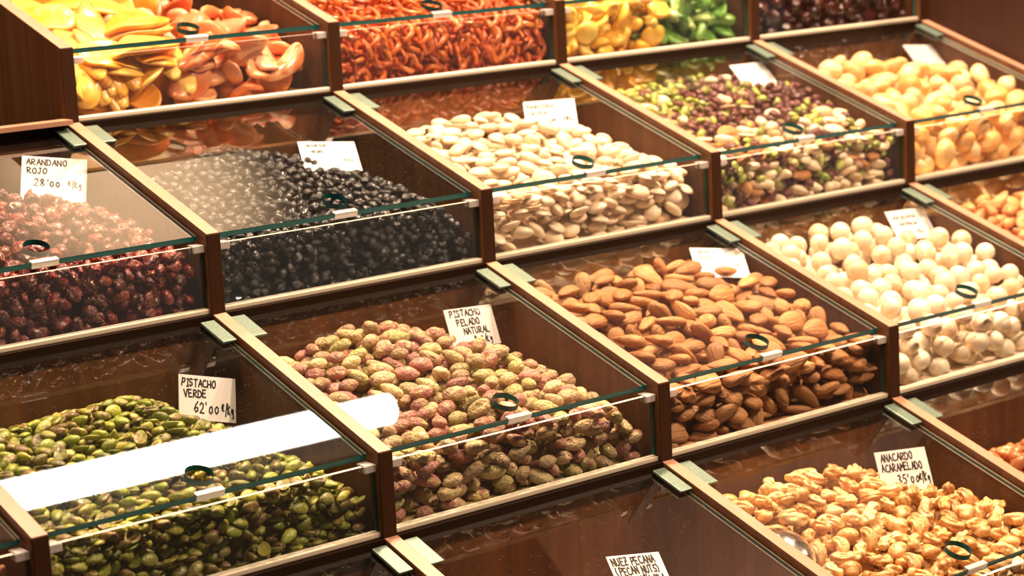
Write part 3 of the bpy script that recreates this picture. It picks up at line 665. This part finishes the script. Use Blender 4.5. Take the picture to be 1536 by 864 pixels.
heap((2, 3), [k_str], None, [(.0, 150), (.5, 160), (.96, 120), (.99, 10)], .5, group='curled orange strips on the top step', seed=16, sink=.3)
k_pin = kind('pineapple_piece', 'yellow candied pineapple piece beside the green melon', 'pineapple', PM['pineapple'],
    [sheet(.016, .011, .004, .4, .4), sheet(.014, .012, .0045, .5, .4), bananoid(.012, .006, 1.0, .1)], flat=.6,
    stuff_name='pineapple_pieces', stuff_label='mass of yellow pineapple pieces on the top step')
k_mel = kind('melon_slice', 'glossy green candied melon slice on the top step', 'melon', PM['melon'],
    [sheet(.022, .012, .004, .5, .3), bananoid(.020, .0055, .9, .06)], flat=.6)
k_pin['group'] = 'pineapple pieces on the top step'; k_mel['group'] = 'melon slices on the top step'
heap((3, 3), [k_pin, k_mel], lambda rg, u, v, z: int(rg.random() < (u-.50)*7), [(.0, 150), (.5, 160), (.96, 120), (.99, 10)], .5, group='p', seed=17, sink=.3)
k_chr = kind('dark_cherry', 'dark red dried cherry on the top step at the right', 'cherry', PM['darkberry'],
    [egg(.0075, .0066, .0055, .05, **wr), egg(.0070, .0066, .0060, .0, **wr)], flat=.8,
    stuff_name='dark_cherries', stuff_label='mass of dark red dried cherries on the top step')
heap((4, 3), [k_chr], None, [(.0, 150), (.5, 160), (.96, 120), (.99, 10)], .5, group='dark dried cherries on the top step', seed=18)

# ------------------------------------------------------------------ price cards
STROKES = {
'A': [[(0, 0), (.3, 1), (.6, 0)], [(.1, .38), (.5, .38)]], 'B': [[(0, 0), (0, 1), (.42, .92), (.42, .6), (0, .52), (.5, .45), (.5, .08), (0, 0)]],
'C': [[(.55, .85), (.35, 1), (.08, .8), (0, .45), (.1, .1), (.35, 0), (.58, .12)]], 'D': [[(0, 0), (0, 1), (.35, .92), (.56, .6), (.5, .2), (.28, .02), (0, 0)]],
'E': [[(.52, 1), (0, 1), (0, 0), (.54, 0)], [(0, .52), (.42, .52)]], 'G': [[(.55, .85), (.3, 1), (.05, .7), (0, .35), (.2, 0), (.5, .05), (.55, .42), (.3, .42)]],
'H': [[(0, 0), (0, 1)], [(.52, 0), (.52, 1)], [(0, .5), (.52, .5)]], 'I': [[(.2, 0), (.2, 1)], [(.05, 1), (.36, 1)], [(.05, 0), (.36, 0)]],
'J': [[(.1, 1), (.5, 1)], [(.35, 1), (.35, .2), (.2, 0), (0, .15)]], 'L': [[(0, 1), (0, 0), (.5, 0)]], 'M': [[(0, 0), (.05, 1), (.32, .4), (.6, 1), (.66, 0)]],
'N': [[(0, 0), (0, 1), (.54, 0), (.54, 1)]], 'O': [[(.28, 1), (.03, .75), (0, .35), (.2, 0), (.48, .1), (.56, .55), (.45, .92), (.28, 1)]],
'P': [[(0, 0), (.02, 1), (.42, .95), (.5, .7), (.35, .5), (.02, .46)]], 'R': [[(0, 0), (.02, 1), (.42, .95), (.5, .72), (.35, .52), (.02, .48), (.55, 0)]],
'S': [[(.5, .88), (.25, 1), (.03, .8), (.12, .55), (.45, .42), (.5, .15), (.25, 0), (0, .12)]], 'T': [[(0, 1), (.58, 1)], [(.29, 1), (.29, 0)]],
'U': [[(0, 1), (.02, .2), (.26, 0), (.5, .2), (.52, 1)]], 'V': [[(0, 1), (.26, 0), (.54, 1)]], 'Z': [[(0, 1), (.5, 1), (0, 0), (.54, 0)], [(.1, .5), (.42, .5)]],
'K': [[(0, 0), (0, 1)], [(.45, .8), (0, .4), (.45, 0)]], 'g': [[(.42, .5), (.15, .55), (.05, .25), (.3, .12), (.42, .5), (.38, -.3), (.1, -.35)]],
'0': [[(.25, .7), (.05, .5), (.05, .15), (.25, 0), (.45, .2), (.42, .55), (.25, .7)]], '1': [[(.05, .75), (.28, 1), (.28, 0)]],
'2': [[(0, .75), (.2, 1), (.45, .85), (.4, .5), (0, 0), (.55, .02)]], '3': [[(0, .9), (.3, 1), (.45, .75), (.15, .53), (.48, .3), (.3, 0), (0, .08)]],
'5': [[(.5, 1), (.12, 1), (.06, .58), (.35, .6), (.5, .3), (.3, 0), (0, .08)]], '6': [[(.42, 1), (.12, .7), (0, .3), (.2, 0), (.48, .15), (.42, .45), (.1, .4)]],
'8': [[(.25, .52), (.05, .78), (.25, 1), (.45, .78), (.25, .52), (0, .22), (.25, 0), (.5, .22), (.25, .52)]], '9': [[(.42, .6), (.15, .5), (.05, .78), (.25, 1), (.44, .8), (.4, 0)]],
"'": [[(.12, 1), (.08, .75)]], '/': [[(0, -.2), (.35, 1.1)]], '(': [[(.3, 1.1), (.1, .6), (.28, -.1)]], ')': [[(.05, 1.1), (.28, .5), (.05, -.1)]],
'c': [[(.5, .8), (.25, .9), (.05, .6), (.1, .3), (.45, .25)], [(0, .65), (.35, .65)], [(0, .48), (.3, .48)]], '-': [[(0, .9), (.5, .95)]],
}
def lettering(lines, w, h, pen, sd):
    """handwritten capitals as thin raised pen strokes; lines = (text, x, y, height, width factor)"""
    rg = np.random.default_rng(sd); V, F = [], []
    for txt, x, y, hh, wf in lines:
        cx = x
        for ch in txt:
            if ch == ' ': cx += hh*.5*wf; continue
            jy = rg.normal()*hh*.04; sk = rg.normal()*.06
            for st in STROKES[ch]:
                p = np.array([(cx+a*hh*wf+sk*b*hh+rg.normal()*hh*.012, y+jy+b*hh+rg.normal()*hh*.012) for a, b in st])
                for a, b in zip(p[:-1], p[1:]):
                    d = (b-a)/(np.linalg.norm(b-a)+1e-9); nn = np.array([-d[1], d[0]])*pen*.62; a2, b2 = a-d*pen*.4, b+d*pen*.4; n = len(V)
                    for zz in (0, -.00012):
                        V += [(q[0]*w-w/2, zz-.0003, q[1]*w-h/2) for q in (a2+nn, b2+nn, b2-nn, a2-nn)]
                    F += [(n+4, n+5, n+6, n+7), (n, n+1, n+5, n+4), (n+1, n+2, n+6, n+5), (n+2, n+3, n+7, n+6), (n+3, n, n+4, n+7)]
            cx += hh*wf*(.78 if ch not in "'/I" else .5)
    return V, F
def card(name_label, loc, eul, w, h, lines, pen=.018, sd=1, group=None):
    t = empty('price_card', loc); t.rotation_euler = Euler(eul, 'XYZ'); tag(t, name_label, 'price card')
    # a slightly curved sheet standing in a small clear foot hidden in the food
    n = 8; v = []; f = []
    for j, z in enumerate((-h/2, h/2)):
        for s_ in (-.0003, .0003):
            v += [(-w/2+w*i/n, s_, z) for i in range(n+1)]
    m1 = n+1
    for i in range(n):
        a, b, c_, d = i, m1+i, 2*m1+i, 3*m1+i
        f += [(a, a+1, c_+1, c_), (b+1, b, d, d+1), (c_, c_+1, d+1, d), (a+1, a, b, b+1)]
    f += [(0, 2*m1, 3*m1, m1), (n, m1+n, 3*m1+n, 2*m1+n)]
    link('paper', mesh('paper', v, f), t, [M['card']])
    if lines:
        V, F = lettering(lines, w, h, pen, sd); link('lettering', mesh('lettering', V, F), t, [M['ink']])
    return t
for cd in CARDS: card(*cd)

# ------------------------------------------------------------------ steel scoop lying in the cashews
def scoop():
    t = empty('steel_scoop', (2*W+.026, .100, -H+.0665)); tag(t, 'polished steel scoop lying upside down in the caramel cashews', 'scoop')
    v, f = [], []; n, k = 28, 10
    for s_, off in ((1, 0), (-1, .0008)):
        for j in range(k+1):
            a = j/k*math.pi/2*.98
            for i in range(n):
                th = math.tau*i/n; R = math.sin(a); v.append(((.017-off)*R*math.cos(th), (.026-off)*R*math.sin(th), (.0125-off)*math.cos(a)))
    q = (k+1)*n
    for j in range(k):
        for i in range(n):
            a, b = j*n+i, j*n+(i+1) % n; f += [(a, b, b+n, a+n)[::-1], (q+a, q+b, q+b+n, q+a+n)]
    for i in range(n): a, b = k*n+i, k*n+(i+1) % n; f.append((a, b, q+b, q+a))
    link('bowl', mesh('bowl', v, f, True), t, [M['steel']])
    v, f = [], []
    for i in range(9):
        y = -.024-.0075*i; z = .001+.0003*i*i*0-.0012*i; wd = .0045+.0006*i
        v += [(-wd, y, z), (wd, y, z), (wd, y, z+.0018), (-wd, y, z+.0018)]
    for i in range(8):
        for a in range(4): f.append((4*i+a, 4*i+(a+1) % 4, 4*i+4+(a+1) % 4, 4*i+4+a))
    f += [(3, 2, 1, 0), (32, 33, 34, 35)]
    link('handle', mesh('handle', v, f, True), t, [M['steel']])
    t.rotation_euler = (math.radians(14), math.radians(-6), math.radians(-12))
scoop()
print('SCRIPT', round(time.time()-T0, 1))
